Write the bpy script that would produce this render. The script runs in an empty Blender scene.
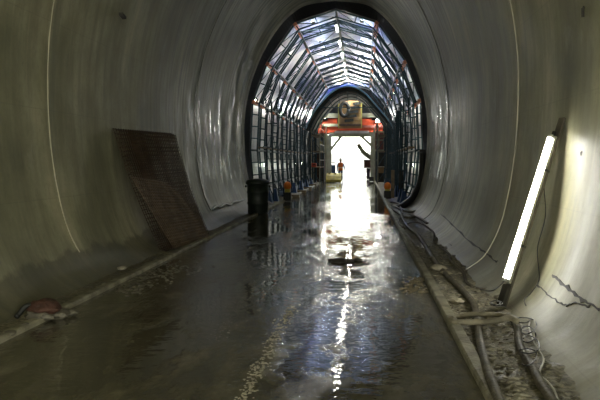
import bpy, bmesh, math, random
from mathutils import Vector, Matrix, noise
random.seed(7)
D = bpy.data
COL = bpy.context.scene.collection
PI = math.pi

# ------------------------------------------------------------------ camera
F = 700.0
VX, VY = 364.0, 161.5
b_ = math.atan((200-VY)/F)
a_ = math.atan((VX-300)/F*math.cos(b_))
CAM = Vector((1.04, 0.0, 1.6))
cd = D.cameras.new('camera'); cam = D.objects.new('camera', cd); COL.objects.link(cam)
cd.sensor_width = 36; cd.lens = F/600*36; cd.clip_start = .05; cd.clip_end = 500
cam.location = CAM
cam.rotation_euler = (PI/2-b_, 0, a_)
bpy.context.scene.camera = cam
RM = cam.rotation_euler.to_matrix()
def ray(px, py): return RM @ Vector(((px-300)/F, (200-py)/F, -1))
def PY(px, py, Y):
    d = ray(px, py); return CAM + d*(Y/d.y)
def PZ(px, py, z=0.0):
    d = ray(px, py); return CAM + d*((z-CAM.z)/d.z)
def PX(px, py, x):
    d = ray(px, py); return CAM + d*((x-CAM.x)/d.x)

# ------------------------------------------------------------------ materials
def mat(name, color=(.5,.5,.5), rough=.6, metal=0., spec=.5, emit=None, estr=0., noise_amt=0., nscale=8., bump=0., bscale=30., col2=None):
    m = D.materials.new(name); m.use_nodes = True
    nt = m.node_tree; p = nt.nodes['Principled BSDF']
    p.inputs['Base Color'].default_value = (*color, 1)
    p.inputs['Roughness'].default_value = rough
    p.inputs['Metallic'].default_value = metal
    p.inputs['Specular IOR Level'].default_value = spec
    if emit:
        p.inputs['Emission Color'].default_value = (*emit, 1)
        p.inputs['Emission Strength'].default_value = estr
    if noise_amt > 0 or col2:
        tc = nt.nodes.new('ShaderNodeTexCoord')
        n = nt.nodes.new('ShaderNodeTexNoise'); n.inputs['Scale'].default_value = nscale; n.inputs['Detail'].default_value = 6
        nt.links.new(tc.outputs['Object'], n.inputs['Vector'])
        r = nt.nodes.new('ShaderNodeValToRGB')
        c2 = col2 or tuple(c*(1-noise_amt) for c in color)
        r.color_ramp.elements[0].position = .38; r.color_ramp.elements[1].position = .62
        r.color_ramp.elements[0].color = (*c2, 1); r.color_ramp.elements[1].color = (*color, 1)
        nt.links.new(n.outputs['Fac'], r.inputs['Fac']); nt.links.new(r.outputs['Color'], p.inputs['Base Color'])
    if bump > 0:
        tc = nt.nodes.new('ShaderNodeTexCoord')
        n = nt.nodes.new('ShaderNodeTexNoise'); n.inputs['Scale'].default_value = bscale; n.inputs['Detail'].default_value = 5
        nt.links.new(tc.outputs['Object'], n.inputs['Vector'])
        bp = nt.nodes.new('ShaderNodeBump'); bp.inputs['Strength'].default_value = bump; bp.inputs['Distance'].default_value = .05
        nt.links.new(n.outputs['Fac'], bp.inputs['Height']); nt.links.new(bp.outputs['Normal'], p.inputs['Normal'])
    return m

class NT:
    """tiny node-graph helper"""
    def __init__(s, name):
        s.m = D.materials.new(name); s.m.use_nodes = True; s.t = s.m.node_tree
        s.p = s.t.nodes['Principled BSDF']
    def n(s, typ, **kw):
        nd = s.t.nodes.new(typ)
        for k, v in kw.items():
            if k in nd.inputs.keys(): nd.inputs[k].default_value = v
            else: setattr(nd, k, v)
        return nd
    def l(s, a, b): s.t.links.new(a, b)
    def noise(s, vec, scale, detail=5, rough=.55):
        q = s.n('ShaderNodeTexNoise', Scale=scale, Detail=detail, Roughness=rough); s.l(vec, q.inputs['Vector']); return q.outputs['Fac']
    def ramp(s, fac, stops):
        r = s.n('ShaderNodeValToRGB'); e = r.color_ramp.elements
        while len(e) < len(stops): e.new(.5)
        for i, (p, c) in enumerate(stops):
            e[i].position = p; e[i].color = (*c, 1) if isinstance(c, tuple) else (c, c, c, 1)
        s.l(fac, r.inputs['Fac']); return r.outputs['Color']
    def mapv(s, vec, scale, loc=(0,0,0)):
        q = s.n('ShaderNodeMapping'); q.inputs['Scale'].default_value = scale; q.inputs['Location'].default_value = loc
        s.l(vec, q.inputs['Vector']); return q.outputs['Vector']
    def mix(s, fac, a, b, mode='MIX'):
        q = s.n('ShaderNodeMix', data_type='RGBA', blend_type=mode)
        if isinstance(fac, (int, float)): q.inputs[0].default_value = fac
        else: s.l(fac, q.inputs[0])
        for i, v in ((6, a), (7, b)):
            if isinstance(v, tuple): q.inputs[i].default_value = (*v, 1)
            else: s.l(v, q.inputs[i])
        return q.outputs[2]
    def math(s, op, a, b=0.):
        q = s.n('ShaderNodeMath', operation=op)
        for i, v in ((0, a), (1, b)):
            if isinstance(v, (int, float)): q.inputs[i].default_value = v
            else: s.l(v, q.inputs[i])
        return q.outputs[0]
    def bump(s, h, strength, dist=.05, normal=None):
        q = s.n('ShaderNodeBump'); q.inputs['Strength'].default_value = strength; q.inputs['Distance'].default_value = dist
        s.l(h, q.inputs['Height'])
        if normal: s.l(normal, q.inputs['Normal'])
        return q.outputs['Normal']

# lining concrete; UV = (arc length from crown in m, distance along tunnel in m)
def concrete_lining():
    g = NT('lining_concrete')
    uv = g.n('ShaderNodeUVMap').outputs['UV']
    pos = g.n('ShaderNodeNewGeometry').outputs['Position']
    sx = g.n('ShaderNodeSeparateXYZ'); g.l(pos, sx.inputs[0])
    cloud = g.noise(g.mapv(uv, (.5, .7, 1)), 1.0, 7, .6)
    streak = g.noise(g.mapv(uv, (.35, 6, 1)), 1.0, 5, .6)
    streak2 = g.noise(g.mapv(uv, (.25, 2.2, 1), (3, 5, 0)), 1.3, 4, .6)
    fine = g.noise(g.mapv(uv, (14, 14, 1)), 1.0, 4, .7)
    base = g.ramp(cloud, [(.32, (.185,.182,.112)), (.5, (.315,.303,.193)), (.66, (.47,.44,.295))])
    far = g.ramp(g.math('DIVIDE', sx.outputs[1], 30.0), [(.42, 0.), (.62, 1.)])     # wetter, more stained stretch next to the ribs; also painted dimmer there
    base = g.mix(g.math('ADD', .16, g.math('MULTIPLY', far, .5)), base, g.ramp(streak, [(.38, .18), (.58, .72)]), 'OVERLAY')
    blot = g.noise(g.mapv(uv, (.22, .3, 1), (2, 8, 0)), 1.0, 6, .62)
    base = g.mix(.55, base, g.ramp(blot, [(.34, .24), (.64, .68)]), 'OVERLAY')
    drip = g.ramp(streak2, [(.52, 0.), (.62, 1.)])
    base = g.mix(g.math('MULTIPLY', far, .25), base, (.10,.115,.06))  # even dark green tint toward the ribs, in place of dimmer light
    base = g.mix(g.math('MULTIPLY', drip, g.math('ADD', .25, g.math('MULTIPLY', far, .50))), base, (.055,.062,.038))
    base = g.mix(g.math('MULTIPLY', g.ramp(fine, [(.3, 1.), (.5, 0.)]), .25), base, (.14,.135,.11))
    # lime bloom, pale
    bloom = g.ramp(g.noise(g.mapv(uv, (.9, 1.4, 1), (9, 2, 0)), 1.0, 6, .7), [(.60, 0.), (.72, 1.)])
    base = g.mix(g.math('MULTIPLY', bloom, .45), base, (.46,.44,.34))
    # damp, muddy foot of the wall with a ragged upper edge
    h = g.math('ADD', sx.outputs[2], g.math('MULTIPLY', g.noise(g.mapv(pos, (1, 1.3, 1)), 1.0, 5, .65), -.62))
    foot = g.ramp(h, [(.0, 1.), (.06, 0.)])
    left = g.ramp(sx.outputs[0], [(.0, 1.), (.1, .35)])
    foot = g.math('MULTIPLY', foot, left)
    base = g.mix(g.math('MULTIPLY', foot, .62), base, (.085,.078,.055))
    # slip joints between the shutter boards, running along the tunnel
    su = g.n('ShaderNodeSeparateXYZ'); g.l(uv, su.inputs[0])
    fr = g.math('FRACT', g.math('DIVIDE', su.outputs[0], 1.21))
    ln = g.ramp(g.math('ABSOLUTE', g.math('SUBTRACT', fr, .5)), [(.003, 1.), (.006, 0.)])
    base = g.mix(g.math('MULTIPLY', ln, .22), base, (.12,.12,.1))
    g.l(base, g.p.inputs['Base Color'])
    wetz = g.ramp(g.math('DIVIDE', sx.outputs[2], 8.0), [(.06, .15), (.14, 1.), (.36, 1.), (.52, .1)])     # seepage band
    ro = g.math('SUBTRACT', g.ramp(streak2, [(.35, .55), (.65, .42)]), g.math('MULTIPLY', g.math('MULTIPLY', far, wetz), g.ramp(g.noise(g.mapv(uv, (.7, 1.5, 1), (7, 1, 0)), 1.3, 6, .7), [(.46, .0), (.60, .25)])))
    g.l(ro, g.p.inputs['Roughness'])
    g.p.inputs['Specular IOR Level'].default_value = .33
    n1 = g.bump(g.noise(g.mapv(uv, (1.6, 3.5, 1)), 1.0, 6, .65), .16, .03)
    n2 = g.bump(fine, .25, .01, n1)
    g.l(n2, g.p.inputs['Normal'])
    return g.m

def wet_floor():
    g = NT('wet_road_concrete')
    pos = g.n('ShaderNodeNewGeometry').outputs['Position']
    s = g.n('ShaderNodeSeparateXYZ'); g.l(pos, s.inputs[0])
    n_big = g.noise(g.mapv(pos, (1, .30, 1)), .9, 4, .5)
    n_mid = g.noise(g.mapv(pos, (1, .4, 1), (4, 1, 0)), 3.2, 6, .62)
    n_fin = g.noise(g.mapv(pos, (1, 1, 1)), 26, 5, .7)
    n_trk = g.noise(g.mapv(pos, (5, .25, 1), (0, 3, 0)), 1.0, 3, .5)
    dirt = g.ramp(n_mid, [(.35, (.085,.078,.050)), (.55, (.15,.137,.090)), (.72, (.25,.228,.155))])
    dirt = g.mix(g.math('MULTIPLY', g.ramp(n_fin, [(.55, 0.), (.7, 1.)]), .5), dirt, (.24,.22,.165))
    dirt = g.mix(g.math('MULTIPLY', g.ramp(n_trk, [(.52, 0.), (.68, 1.)]), .35), dirt, (.21,.195,.15))
    mask = g.ramp(g.math('ADD', n_big, g.math('MULTIPLY', g.math('SUBTRACT', n_mid, .5), .55)), [(.47, 1.), (.63, 0.)])  # 1 = standing water
    col = g.mix(g.math('MULTIPLY', mask, .45), dirt, (.075,.069,.045))
    g.l(col, g.p.inputs['Base Color'])
    ro = g.math('ADD', g.math('MULTIPLY', g.math('SUBTRACT', 1.0, mask), .13), .02)
    ro = g.math('ADD', ro, g.math('MULTIPLY', g.math('MULTIPLY', g.ramp(n_fin, [(.5, 0.), (.7, 1.)]), g.math('SUBTRACT', 1.0, mask)), .10))
    g.l(ro, g.p.inputs['Roughness'])
    g.p.inputs['Specular IOR Level'].default_value = .62
    rip = g.noise(g.mapv(pos, (.8, 1.1, 1)), 7.0, 2, .5)
    b1 = g.bump(rip, .16, .02)
    hb = g.math('MULTIPLY', n_fin, g.math('SUBTRACT', 1.05, mask))
    b2 = g.bump(hb, .45, .006, b1)
    hc = g.math('MULTIPLY', n_mid, g.math('SUBTRACT', 1.0, mask))
    b3 = g.bump(hc, .5, .02, b2)
    g.l(b3, g.p.inputs['Normal'])
    return g.m

def rubble_mat(name='shoulder_rubble'):
    g = NT(name)
    pos = g.n('ShaderNodeNewGeometry').outputs['Position']
    n1 = g.noise(g.mapv(pos, (1, 1, 1)), 3.5, 6, .65)
    n2 = g.noise(g.mapv(pos, (9, 16, 9)), 1.6, 5, .7)
    col = g.ramp(n1, [(.32, (.10,.088,.06)), (.52, (.27,.245,.175)), (.68, (.46,.43,.33))])
    col = g.mix(g.math('MULTIPLY', g.ramp(n2, [(.40, 1.), (.52, 0.)]), .65), col, (.035,.031,.023))
    col = g.mix(g.math('MULTIPLY', g.ramp(n2, [(.56, 0.), (.63, 1.)]), .65), col, (.52,.49,.39))
    g.l(col, g.p.inputs['Base Color'])
    g.l(g.ramp(n1, [(.4, .35), (.6, .8)]), g.p.inputs['Roughness'])
    g.l(g.bump(n2, .8, .03), g.p.inputs['Normal'])
    return g.m

def membrane_mat():
    g = NT('waterproof_sheet')
    uv = g.n('ShaderNodeUVMap').outputs['UV']
    c = g.noise(g.mapv(uv, (.55, .35, 1)), 1.0, 4, .5)
    col = g.ramp(c, [(.40, (.02,.05,.30)), (.50, (.13,.20,.42)), (.58, (.52,.57,.66))])
    su = g.n('ShaderNodeSeparateXYZ'); g.l(uv, su.inputs[0])
    side = g.ramp(g.math('MULTIPLY', g.math('ABSOLUTE', su.outputs[0]), .1), [(.35, 0.), (.55, 1.)])
    col = g.mix(side, col, g.ramp(c, [(.40, (.07,.085,.11)), (.60, (.32,.335,.33))]))
    g.l(col, g.p.inputs['Base Color'])
    g.p.inputs['Roughness'].default_value = .32
    g.p.inputs['Specular IOR Level'].default_value = .8
    fold = g.noise(g.mapv(uv, (.5, 3.0, 1)), 1.6, 5, .6)
    g.l(g.bump(fold, .8, .10), g.p.inputs['Normal'])
    return g.m

M = dict(
    lining=concrete_lining(), road=wet_floor(), rubble=rubble_mat(), membrane=membrane_mat(),
    lip=mat('lit_lining_edge', (.42,.39,.27), .6, noise_amt=.45, nscale=2.5),  # pale colour stands in for light catching the lip
    kerb=mat('kerb_concrete', (.38,.355,.26), .6, noise_amt=.5, nscale=5, bump=.5, bscale=25),
    seam=mat('seam_mortar', (.58,.54,.39), .7, noise_amt=.3, nscale=3),
    seamdark=mat('seam_dark_grey', (.15,.15,.12), .7, noise_amt=.4, nscale=3),  # darker grey of the seam nearest the ribs
    black=mat('black_rubber', (.010,.010,.011), .5),
    blackhose=mat('black_hose', (.014,.014,.015), .35),
    steel=mat('blue_steel', (.035,.085,.11), .4, metal=.25, noise_amt=.5, nscale=1.5),
    steeldk=mat('dark_blue_steel', (.022,.045,.055), .45, metal=.25),
    archblue=mat('pale_blue_steel', (.16,.30,.40), .4),
    bluepaint=mat('bright_blue_paint', (.03,.07,.17), .4),
    redplate=mat('red_oxide', (.62,.22,.13), .5, noise_amt=.3, nscale=6),
    red=mat('red_paint', (.68,.085,.025), .5, noise_amt=.35, nscale=.9),
    cream=mat('cream_paint', (.40,.40,.28), .45, noise_amt=.3, nscale=2),
    white=mat('dirty_white_paint', (.55,.55,.48), .4, noise_amt=.3, nscale=3),
    darksteel=mat('dirty_dark_steel', (.028,.030,.024), .6, noise_amt=.5, nscale=2),
    brown=mat('rust_brown_steel', (.085,.045,.026), .6, noise_amt=.5, nscale=3),
    tan=mat('tan_plate', (.36,.22,.085), .55, noise_amt=.35, nscale=1.5),
    wood=mat('muddy_timber', (.24,.18,.105), .75, noise_amt=.5, nscale=4, bump=.3, bscale=15),
    rust=mat('rusty_wire', (.095,.060,.032), .7, noise_amt=.5, nscale=5),
    rustlt=mat('rusty_wire_worn', (.24,.17,.105), .6, noise_amt=.5, nscale=5),
    bin=mat('dark_green_plastic', (.014,.022,.015), .5, noise_amt=.4, nscale=5),
    orange=mat('orange_plastic', (.85,.23,.02), .35),
    yellow=mat('yellow_paint', (.62,.50,.05), .45, noise_amt=.35, nscale=3),
    yellowdk=mat('worn_yellow_paint', (.42,.38,.09), .5, noise_amt=.4, nscale=3),
    purple=mat('purple_grey_plastic', (.16,.11,.19), .5),
    maroon=mat('maroon_paint', (.20,.06,.05), .5),
    hose=mat('muddy_hose', (.155,.135,.095), .6, noise_amt=.5, nscale=7, bump=.4, bscale=30),
    hoselt=mat('clay_covered_hose', (.30,.27,.19), .65, noise_amt=.5, nscale=7, bump=.4, bscale=30),
    cable=mat('black_cable', (.012,.012,.012), .4),
    whitecable=mat('white_cable', (.62,.60,.52), .4),
    alu=mat('dull_aluminium', (.42,.42,.38), .35, metal=.7),
    board=mat('grimy_board', (.13,.115,.085), .7, noise_amt=.5, nscale=6),
    boarddk=mat('tarred_board', (.05,.045,.035), .7, noise_amt=.5, nscale=6),
    stone=mat('pale_stone', (.42,.38,.28), .8, noise_amt=.4, nscale=9, bump=.5, bscale=20),
    stonedk=mat('muddy_stone', (.17,.155,.115), .6, noise_amt=.4, nscale=9, bump=.5, bscale=20),
    mud=mat('yellow_brown_mud', (.22,.185,.11), .5, noise_amt=.4, nscale=9, bump=.6, bscale=20),
    sack=mat('red_brown_sack', (.085,.036,.022), .7, noise_amt=.5, nscale=9, bump=.6, bscale=20),
    skin=mat('skin', (.50,.30,.21), .5), vest=mat('orange_vest', (.85,.20,.05), .6),
    trouser=mat('blue_work_trousers', (.04,.06,.16), .7), reflect=mat('silver_tape', (.7,.7,.7), .3),
    hat=mat('white_helmet', (.75,.75,.72), .3), hair=mat('dark_hair', (.03,.02,.015), .6),
    gravel=mat('outdoor_gravel', (.17,.165,.175), .8, noise_amt=.3, nscale=2.0, bump=.8, bscale=4),
    ground=mat('outdoor_ground', (.42,.41,.40), .8, noise_amt=.3, nscale=.6),
    glow_main=mat('lamp_diffuser_lit', (1,1,1), .4, emit=(1.0,.98,.88), estr=24),
    glow_str=mat('string_tube_lit', (1,1,1), .4, emit=(1.0,.97,.85), estr=40),
    glow_blue=mat('worklight_cool', (1,1,1), .4, emit=(.62,.76,1.0), estr=100),
    glow_side=mat('worklight_white', (1,1,1), .4, emit=(.94,1.0,.80), estr=30),
    glow_portal=mat('floodlight_lit', (1,1,1), .4, emit=(1.0,1.0,.90), estr=200),
    glow_yel=mat('yellow_beacon_lit', (1,.8,.1), .4, emit=(1.0,.80,.12), estr=8),
)

# ------------------------------------------------------------------ mesh helpers
def B(): return bmesh.new()
def box(bm, c, s, rot=None):
    m = Matrix.Translation(c) @ (rot.to_4x4() if rot else Matrix.Identity(4)) @ Matrix.Diagonal((*s, 1))
    bmesh.ops.create_cube(bm, size=1, matrix=m)
def frame_dir(d):
    d = d.normalized(); up = Vector((0,0,1)) if abs(d.z) < .95 else Vector((0,1,0))
    x = d.cross(up).normalized(); y = x.cross(d).normalized()
    return x, y, d
def beam(bm, p, q, w, h=None):
    """rectangular bar from p to q"""
    p, q = Vector(p), Vector(q); h = h or w
    x, y, d = frame_dir(q-p); R = Matrix((x, y, d)).transposed()
    box(bm, (p+q)/2, (w, h, (q-p).length), R)
def rod(bm, p, q, r, n=8, r2=None):
    p, q = Vector(p), Vector(q)
    x, y, d = frame_dir(q-p); R = Matrix((x, y, d)).transposed().to_4x4()
    bmesh.ops.create_cone(bm, cap_ends=True, segments=n, radius1=r, radius2=r if r2 is None else r2, depth=(q-p).length, matrix=Matrix.Translation((p+q)/2) @ R)
def catmull(pts, k=6, closed=False):
    pts = [Vector(p) for p in pts]; out = []; n = len(pts)
    for i in range(n-1):
        p0 = pts[max(i-1, 0)]; p1 = pts[i]; p2 = pts[i+1]; p3 = pts[min(i+2, n-1)]
        for j in range(k):
            t = j/k
            out.append(.5*((2*p1)+(-p0+p2)*t+(2*p0-5*p1+4*p2-p3)*t*t+(-p0+3*p1-3*p2+p3)*t**3))
    out.append(pts[-1]); return out
def tube(bm, pts, r, n=10, k=6, smooth=True):
    P = catmull(pts, k) if smooth else [Vector(p) for p in pts]
    rr = r if callable(r) else (lambda t: r)
    rings = []; prev = None
    for i, p in enumerate(P):
        d = (P[min(i+1, len(P)-1)]-P[max(i-1, 0)])
        if d.length < 1e-6: d = Vector((0,1,0))
        d.normalize()
        if prev is None: x, y, _ = frame_dir(d)
        else:
            x = prev - d*prev.dot(d)
            x = x.normalized() if x.length > 1e-4 else frame_dir(d)[0]
            y = d.cross(x)
        prev = x; R = rr(i/(len(P)-1))
        rings.append([bm.verts.new(p + x*math.cos(2*PI*j/n)*R + y*math.sin(2*PI*j/n)*R) for j in range(n)])
    for a, b in zip(rings, rings[1:]):
        for j in range(n): bm.faces.new((a[j], a[(j+1)%n], b[(j+1)%n], b[j]))
    bm.faces.new(rings[0][::-1]); bm.faces.new(rings[-1])
def lathe(bm, prof, c=(0,0,0), n=20):
    c = Vector(c); rings = []
    for r, z in prof:
        rings.append([bm.verts.new(c+Vector((r*math.cos(2*PI*j/n), r*math.sin(2*PI*j/n), z))) for j in range(n)])
    for a, b in zip(rings, rings[1:]):
        for j in range(n): bm.faces.new((a[j], a[(j+1)%n], b[(j+1)%n], b[j]))
    bm.faces.new(rings[0][::-1]); bm.faces.new(rings[-1])
def rock(bm, c, s, seed=0, sub=2, rough=.35):
    r = bmesh.ops.create_icosphere(bm, subdivisions=sub, radius=1)
    for v in r['verts']:
        k = 1 + rough*noise.noise(v.co*1.7+Vector((seed*3.1, seed, 0)))
        v.co = Vector(c) + Vector((v.co.x*s[0]*k, v.co.y*s[1]*k, v.co.z*s[2]*k))
def mesh(name, bm, m, smooth=False):
    bmesh.ops.recalc_face_normals(bm, faces=bm.faces[:])
    me = D.meshes.new(name); bm.to_mesh(me); bm.free(); me.materials.append(M[m] if isinstance(m, str) else m)
    if smooth:
        for p in me.polygons: p.use_smooth = True
    return me
def obj(name, bm, m, parent=None, smooth=False, bevel=0., label=None):
    """one mesh object; vertices are in world space, moved under the parent's origin"""
    o = D.objects.new(name, mesh(name, bm, m, smooth)); COL.objects.link(o)
    if parent is not None:
        o.parent = parent
        w = Vector((0,0,0)); pp = parent
        while pp is not None: w += Vector(pp.location); pp = pp.parent
        o.location = -w
    else:      # origin at the base of the thing
        vs = o.data.vertices
        c = Vector((sum(v.co.x for v in vs)/len(vs), sum(v.co.y for v in vs)/len(vs), min(v.co.z for v in vs)))
        o.data.transform(Matrix.Translation(-c)); o.location = c
    if bevel:
        b = o.modifiers.new('bevel', 'BEVEL'); b.width = bevel; b.segments = 2; b.limit_method = 'ANGLE'
    if label: o['label'] = label
    return o
def struct(name, bm, m, smooth=False, parent=None, bevel=0.):
    o = D.objects.new(name, mesh(name, bm, m, smooth)); COL.objects.link(o)
    if parent is not None: o.parent = parent
    else: o['kind'] = 'structure'
    if bevel:
        b = o.modifiers.new('bevel', 'BEVEL'); b.width = bevel; b.segments = 2; b.limit_method = 'ANGLE'
    return o
def tag(o, label, cat, group=None, kind=None):
    o['label'] = label; o['category'] = cat
    if group: o['group'] = group
    if kind: o['kind'] = kind
    return o
def thing(name, label, cat, loc=(0,0,0), group=None):
    o = D.objects.new(name, None); COL.objects.link(o); o.location = loc; o.empty_display_size = .2
    return tag(o, label, cat, group)
def dup(root, loc, label=None, rotz=0, scale=None):
    def cp(o, par):
        c = o.copy(); COL.objects.link(c)
        if par is not None: c.parent = par
        for ch in [x for x in D.objects if x.parent == o]: cp(ch, c)
        return c
    r = cp(root, None); r.location = loc; r.rotation_euler = (0,0,rotz)
    if scale: r.scale = scale
    if label: r['label'] = label
    return r

# ------------------------------------------------------------------ tunnel profile
S = .03556
RING = 24.9
HALF = [(0,2),(28,5.5),(44,14.5),(58,29),(70,47),(79,66),(86,86),(91,110),(92.5,133),(91.2,160),(87,184),(80.5,199),(73,205.5),(65,209.5),(54,214)]
HP = [Vector((w*S, 1.6+(161.5-y)*S, 0)) for w, y in HALF]
right_half = catmull(HP, 6)
PROF = [Vector((-p.x, p.y, 0)) for p in right_half[::-1]] + right_half[1:]     # left foot -> crown -> right foot, (x, z)
NP = len(PROF)
ARC = [0.]
for a, b in zip(PROF, PROF[1:]): ARC.append(ARC[-1]+(b-a).length)
crown = ARC[NP//2]; ARC = [s-crown for s in ARC]
def offset_prof(k):
    """profile pushed outward by k metres"""
    out = []
    for i, p in enumerate(PROF):
        t = PROF[min(i+1, NP-1)]-PROF[max(i-1, 0)]; n = Vector((-t.y, t.x, 0)).normalized()
        if n.dot(p-Vector((0, 3, 0))) < 0: n = -n
        out.append(p+n*k)
    return out
def wall_x(z):
    for a, b in zip(right_half, right_half[1:]):
        if a.y >= z >= b.y:
            t = (a.y-z)/max(a.y-b.y, 1e-6); return a.x+(b.x-a.x)*t
    return right_half[-1].x
def shell(bm, prof, ys, i0, i1):
    uvl = bm.loops.layers.uv.new('UVMap')
    g = [[bm.verts.new((prof[i].x, y, prof[i].y)) for i in range(i0, i1+1)] for y in ys]
    for a in range(len(ys)-1):
        for j in range(i1-i0):
            f = bm.faces.new((g[a][j], g[a][j+1], g[a+1][j+1], g[a+1][j]))
            for lp, (u, v) in zip(f.loops, ((j, a), (j+1, a), (j+1, a+1), (j, a+1))):
                lp[uvl].uv = (ARC[i0+u], ys[v])
def shellobj(name, prof, ys, i0, i1, m):
    bm = B(); shell(bm, prof, ys, i0, i1)
    me = D.meshes.new(name); bm.to_mesh(me); bm.free(); me.materials.append(M[m])
    for p in me.polygons: p.use_smooth = True
    o = D.objects.new(name, me); COL.objects.link(o); o['kind'] = 'structure'
    return o
Y0 = -16.0; YEND = 76.0
ca, cb = 30, NP-31
def lining(names, prof, y0, y1, m):
    ys = [y0+(y1-y0)*i/12 for i in range(13)]
    for nm, i0, i1 in zip(names, (0, ca, cb), (ca, cb, NP-1)):
        o = shellobj(nm, prof, ys, i0, i1, m)
        sol = o.modifiers.new('thickness', 'SOLIDIFY'); sol.thickness = .30 if m == 'lining' else .12; sol.offset = 1; sol.use_even_offset = True; sol.use_rim = False
        # outward side
        me = o.data
        mid = me.polygons[len(me.polygons)//2]
        if mid.normal.dot(mid.center-Vector((0, mid.center.y, 3))) < 0: me.flip_normals()
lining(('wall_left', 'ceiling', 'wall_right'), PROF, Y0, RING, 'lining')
outer = offset_prof(.42)
lining(('wall_left_sheeting', 'ceiling_sheeting', 'wall_right_sheeting'), outer, RING+.02, YEND, 'membrane')
# end wall added unseen behind the camera to keep sky light out
bm = B(); bm.faces.new([bm.verts.new((p.x*1.05, Y0, 3+(p.y-3)*1.05)) for p in PROF]); struct('wall_back_added', bm, 'lining')

# seam lines of the pours
def seam(y, m, w=.018):
    bm = B(); n = 0
    pr = offset_prof(-.012); rng = random.Random(int(y*10))
    vs = []
    for i, p in enumerate(pr):
        ww = w*(.35+1.5*abs(noise.noise(Vector((ARC[i]*2.2, y, 0)))))
        dy = .03*noise.noise(Vector((ARC[i]*.9, y, 5)))+.19*p.x*(y > 5)
        vs.append((bm.verts.new((p.x, y-ww+dy, p.y)), bm.verts.new((p.x, y+ww+dy, p.y))))
    q = offset_prof(.01)
    for (a, b), (c, d) in zip(vs, vs[1:]):
        if a.co.z > .32 or a.co.x > 0: bm.faces.new((a, c, d, b))
    return bm
for k, (y, m, w) in enumerate(((1.8, 'seam', .014), (9.92, 'seam', .010), (18.3, 'seamdark', .014))):
    o = struct('trim_%d' % (k+1), seam(y, m, w), m)
    s_ = o.modifiers.new('thickness', 'SOLIDIFY'); s_.thickness = .012; s_.offset = 0
# lip where the lining ends, painted pale as if lit
bm = B(); a1 = offset_prof(.0); a2 = offset_prof(-.05)
v1 = [bm.verts.new((p.x, RING-.28, p.y)) for p in offset_prof(-.004)]; v2 = [bm.verts.new((p.x, RING+.015, p.y)) for p in a2]; v3 = [bm.verts.new((p.x, RING+.015, p.y)) for p in offset_prof(.12)]
for i in range(NP-1):
    bm.faces.new((v1[i], v1[i+1], v2[i+1], v2[i])); bm.faces.new((v2[i], v2[i+1], v3[i+1], v3[i]))
struct('trim_4', bm, 'lip', True)
# black seal between the end of the lining and the first rib
POLY = [(0,12),(41,25),(69,64),(83.5,102),(86,150),(83,188),(77,204)]
PV = [Vector((w*S*1.034, 0, 1.6+(161.5-y)*S*1.034)) for w, y in POLY]
FULL = [Vector((-p.x, 0, p.z)) for p in PV[::-1]]+PV[1:]
def poly_hit(p, c=Vector((0, 3.2))):
    """point of the rib polygon on the ray from c through the profile point p"""
    d = Vector((p.x, p.y))-c
    for a, b in zip(FULL, FULL[1:]):
        A = Vector((a.x, a.z)); E = Vector((b.x, b.z))-A
        den = d.x*E.y-d.y*E.x
        if abs(den) < 1e-9: continue
        t = ((A-c).x*E.y-(A-c).y*E.x)/den; u = ((A-c).x*d.y-(A-c).y*d.x)/den
        if t > 0 and -1e-4 <= u <= 1.0001: return c+d*min(t, .985)
    return c+d*.96
bm = B(); po = offset_prof(.41); pi1 = offset_prof(-.02); rings = []
sel = range(6, NP-6)
rings.append([bm.verts.new((po[i].x, RING+.04, po[i].y)) for i in sel])
rings.append([bm.verts.new((pi1[i].x, RING+.05, pi1[i].y)) for i in sel])
rings.append([bm.verts.new((h.x, RING+.55, h.y)) for h in (poly_hit(PROF[i]) for i in sel)])
rings.append([bm.verts.new((h.x, RING+.75, h.y)) for h in (poly_hit(PROF[i]) for i in sel)])
rings.append([bm.verts.new((po[i].x, RING+.8, po[i].y)) for i in sel])
for a, b in zip(rings, rings[1:]+rings[:1]):
    for i in range(len(a)-1): bm.faces.new((a[i], a[i+1], b[i+1], b[i]))
struct('trim_5', bm, 'black', False)

# ------------------------------------------------------------------ road, kerbs, shoulders
KL, KR = -2.14, 1.86
def strip(bm, x0, x1, y0, y1, z0, z1):
    box(bm, ((x0+x1)/2, (y0+y1)/2, (z0+z1)/2), (x1-x0, y1-y0, z1-z0))
bm = B(); strip(bm, KL, KR, Y0, YEND, -.35, 0); struct('floor', bm, 'road')
def kerb(x, y0, y1, w=.13, h=.075):
    bm = B(); y = y0; n = 0
    prof = [(-w/2, -.3), (-w/2, h-.015), (-w/2+.015, h), (w/2-.015, h), (w/2, h-.015), (w/2, -.3)]
    rows = []
    N = 140
    for i in range(N+1):
        y = y0+(y1-y0)*i/N
        dx = .012*noise.noise(Vector((0, y*.8, x))); dz = .012*noise.noise(Vector((9, y*1.3, x)))
        rows.append([bm.verts.new((x+dx+a, y, b+(dz if b > 0 else 0))) for a, b in prof])
    for a, b in zip(rows, rows[1:]):
        for j in range(len(prof)): bm.faces.new((a[j], a[(j+1)%len(prof)], b[(j+1)%len(prof)], b[j]))
    bm.faces.new(rows[0]); bm.faces.new(rows[-1][::-1])
    return bm
struct('trim_6', kerb(KL-.05, Y0, 74, .12, .05), 'kerb'); struct('trim_7', kerb(KR+.055, Y0, 74, .11, .06), 'kerb')
def shoulder_h(side, x, y):
    t = abs(x)
    e = .055*noise.noise(Vector((x*2.2, y*1.1, side)))+.030*noise.noise(Vector((x*7, y*5, side)))
    if side > 0:
        r = noise.noise(Vector((x*16, y*9, 3)))
        amp = .026 if y < 9 else .018
        e += amp*max(-.4, r)+.02*noise.noise(Vector((x*34, y*26, 3)))
        return .0+e*.8
    return -.01+e*.5
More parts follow.
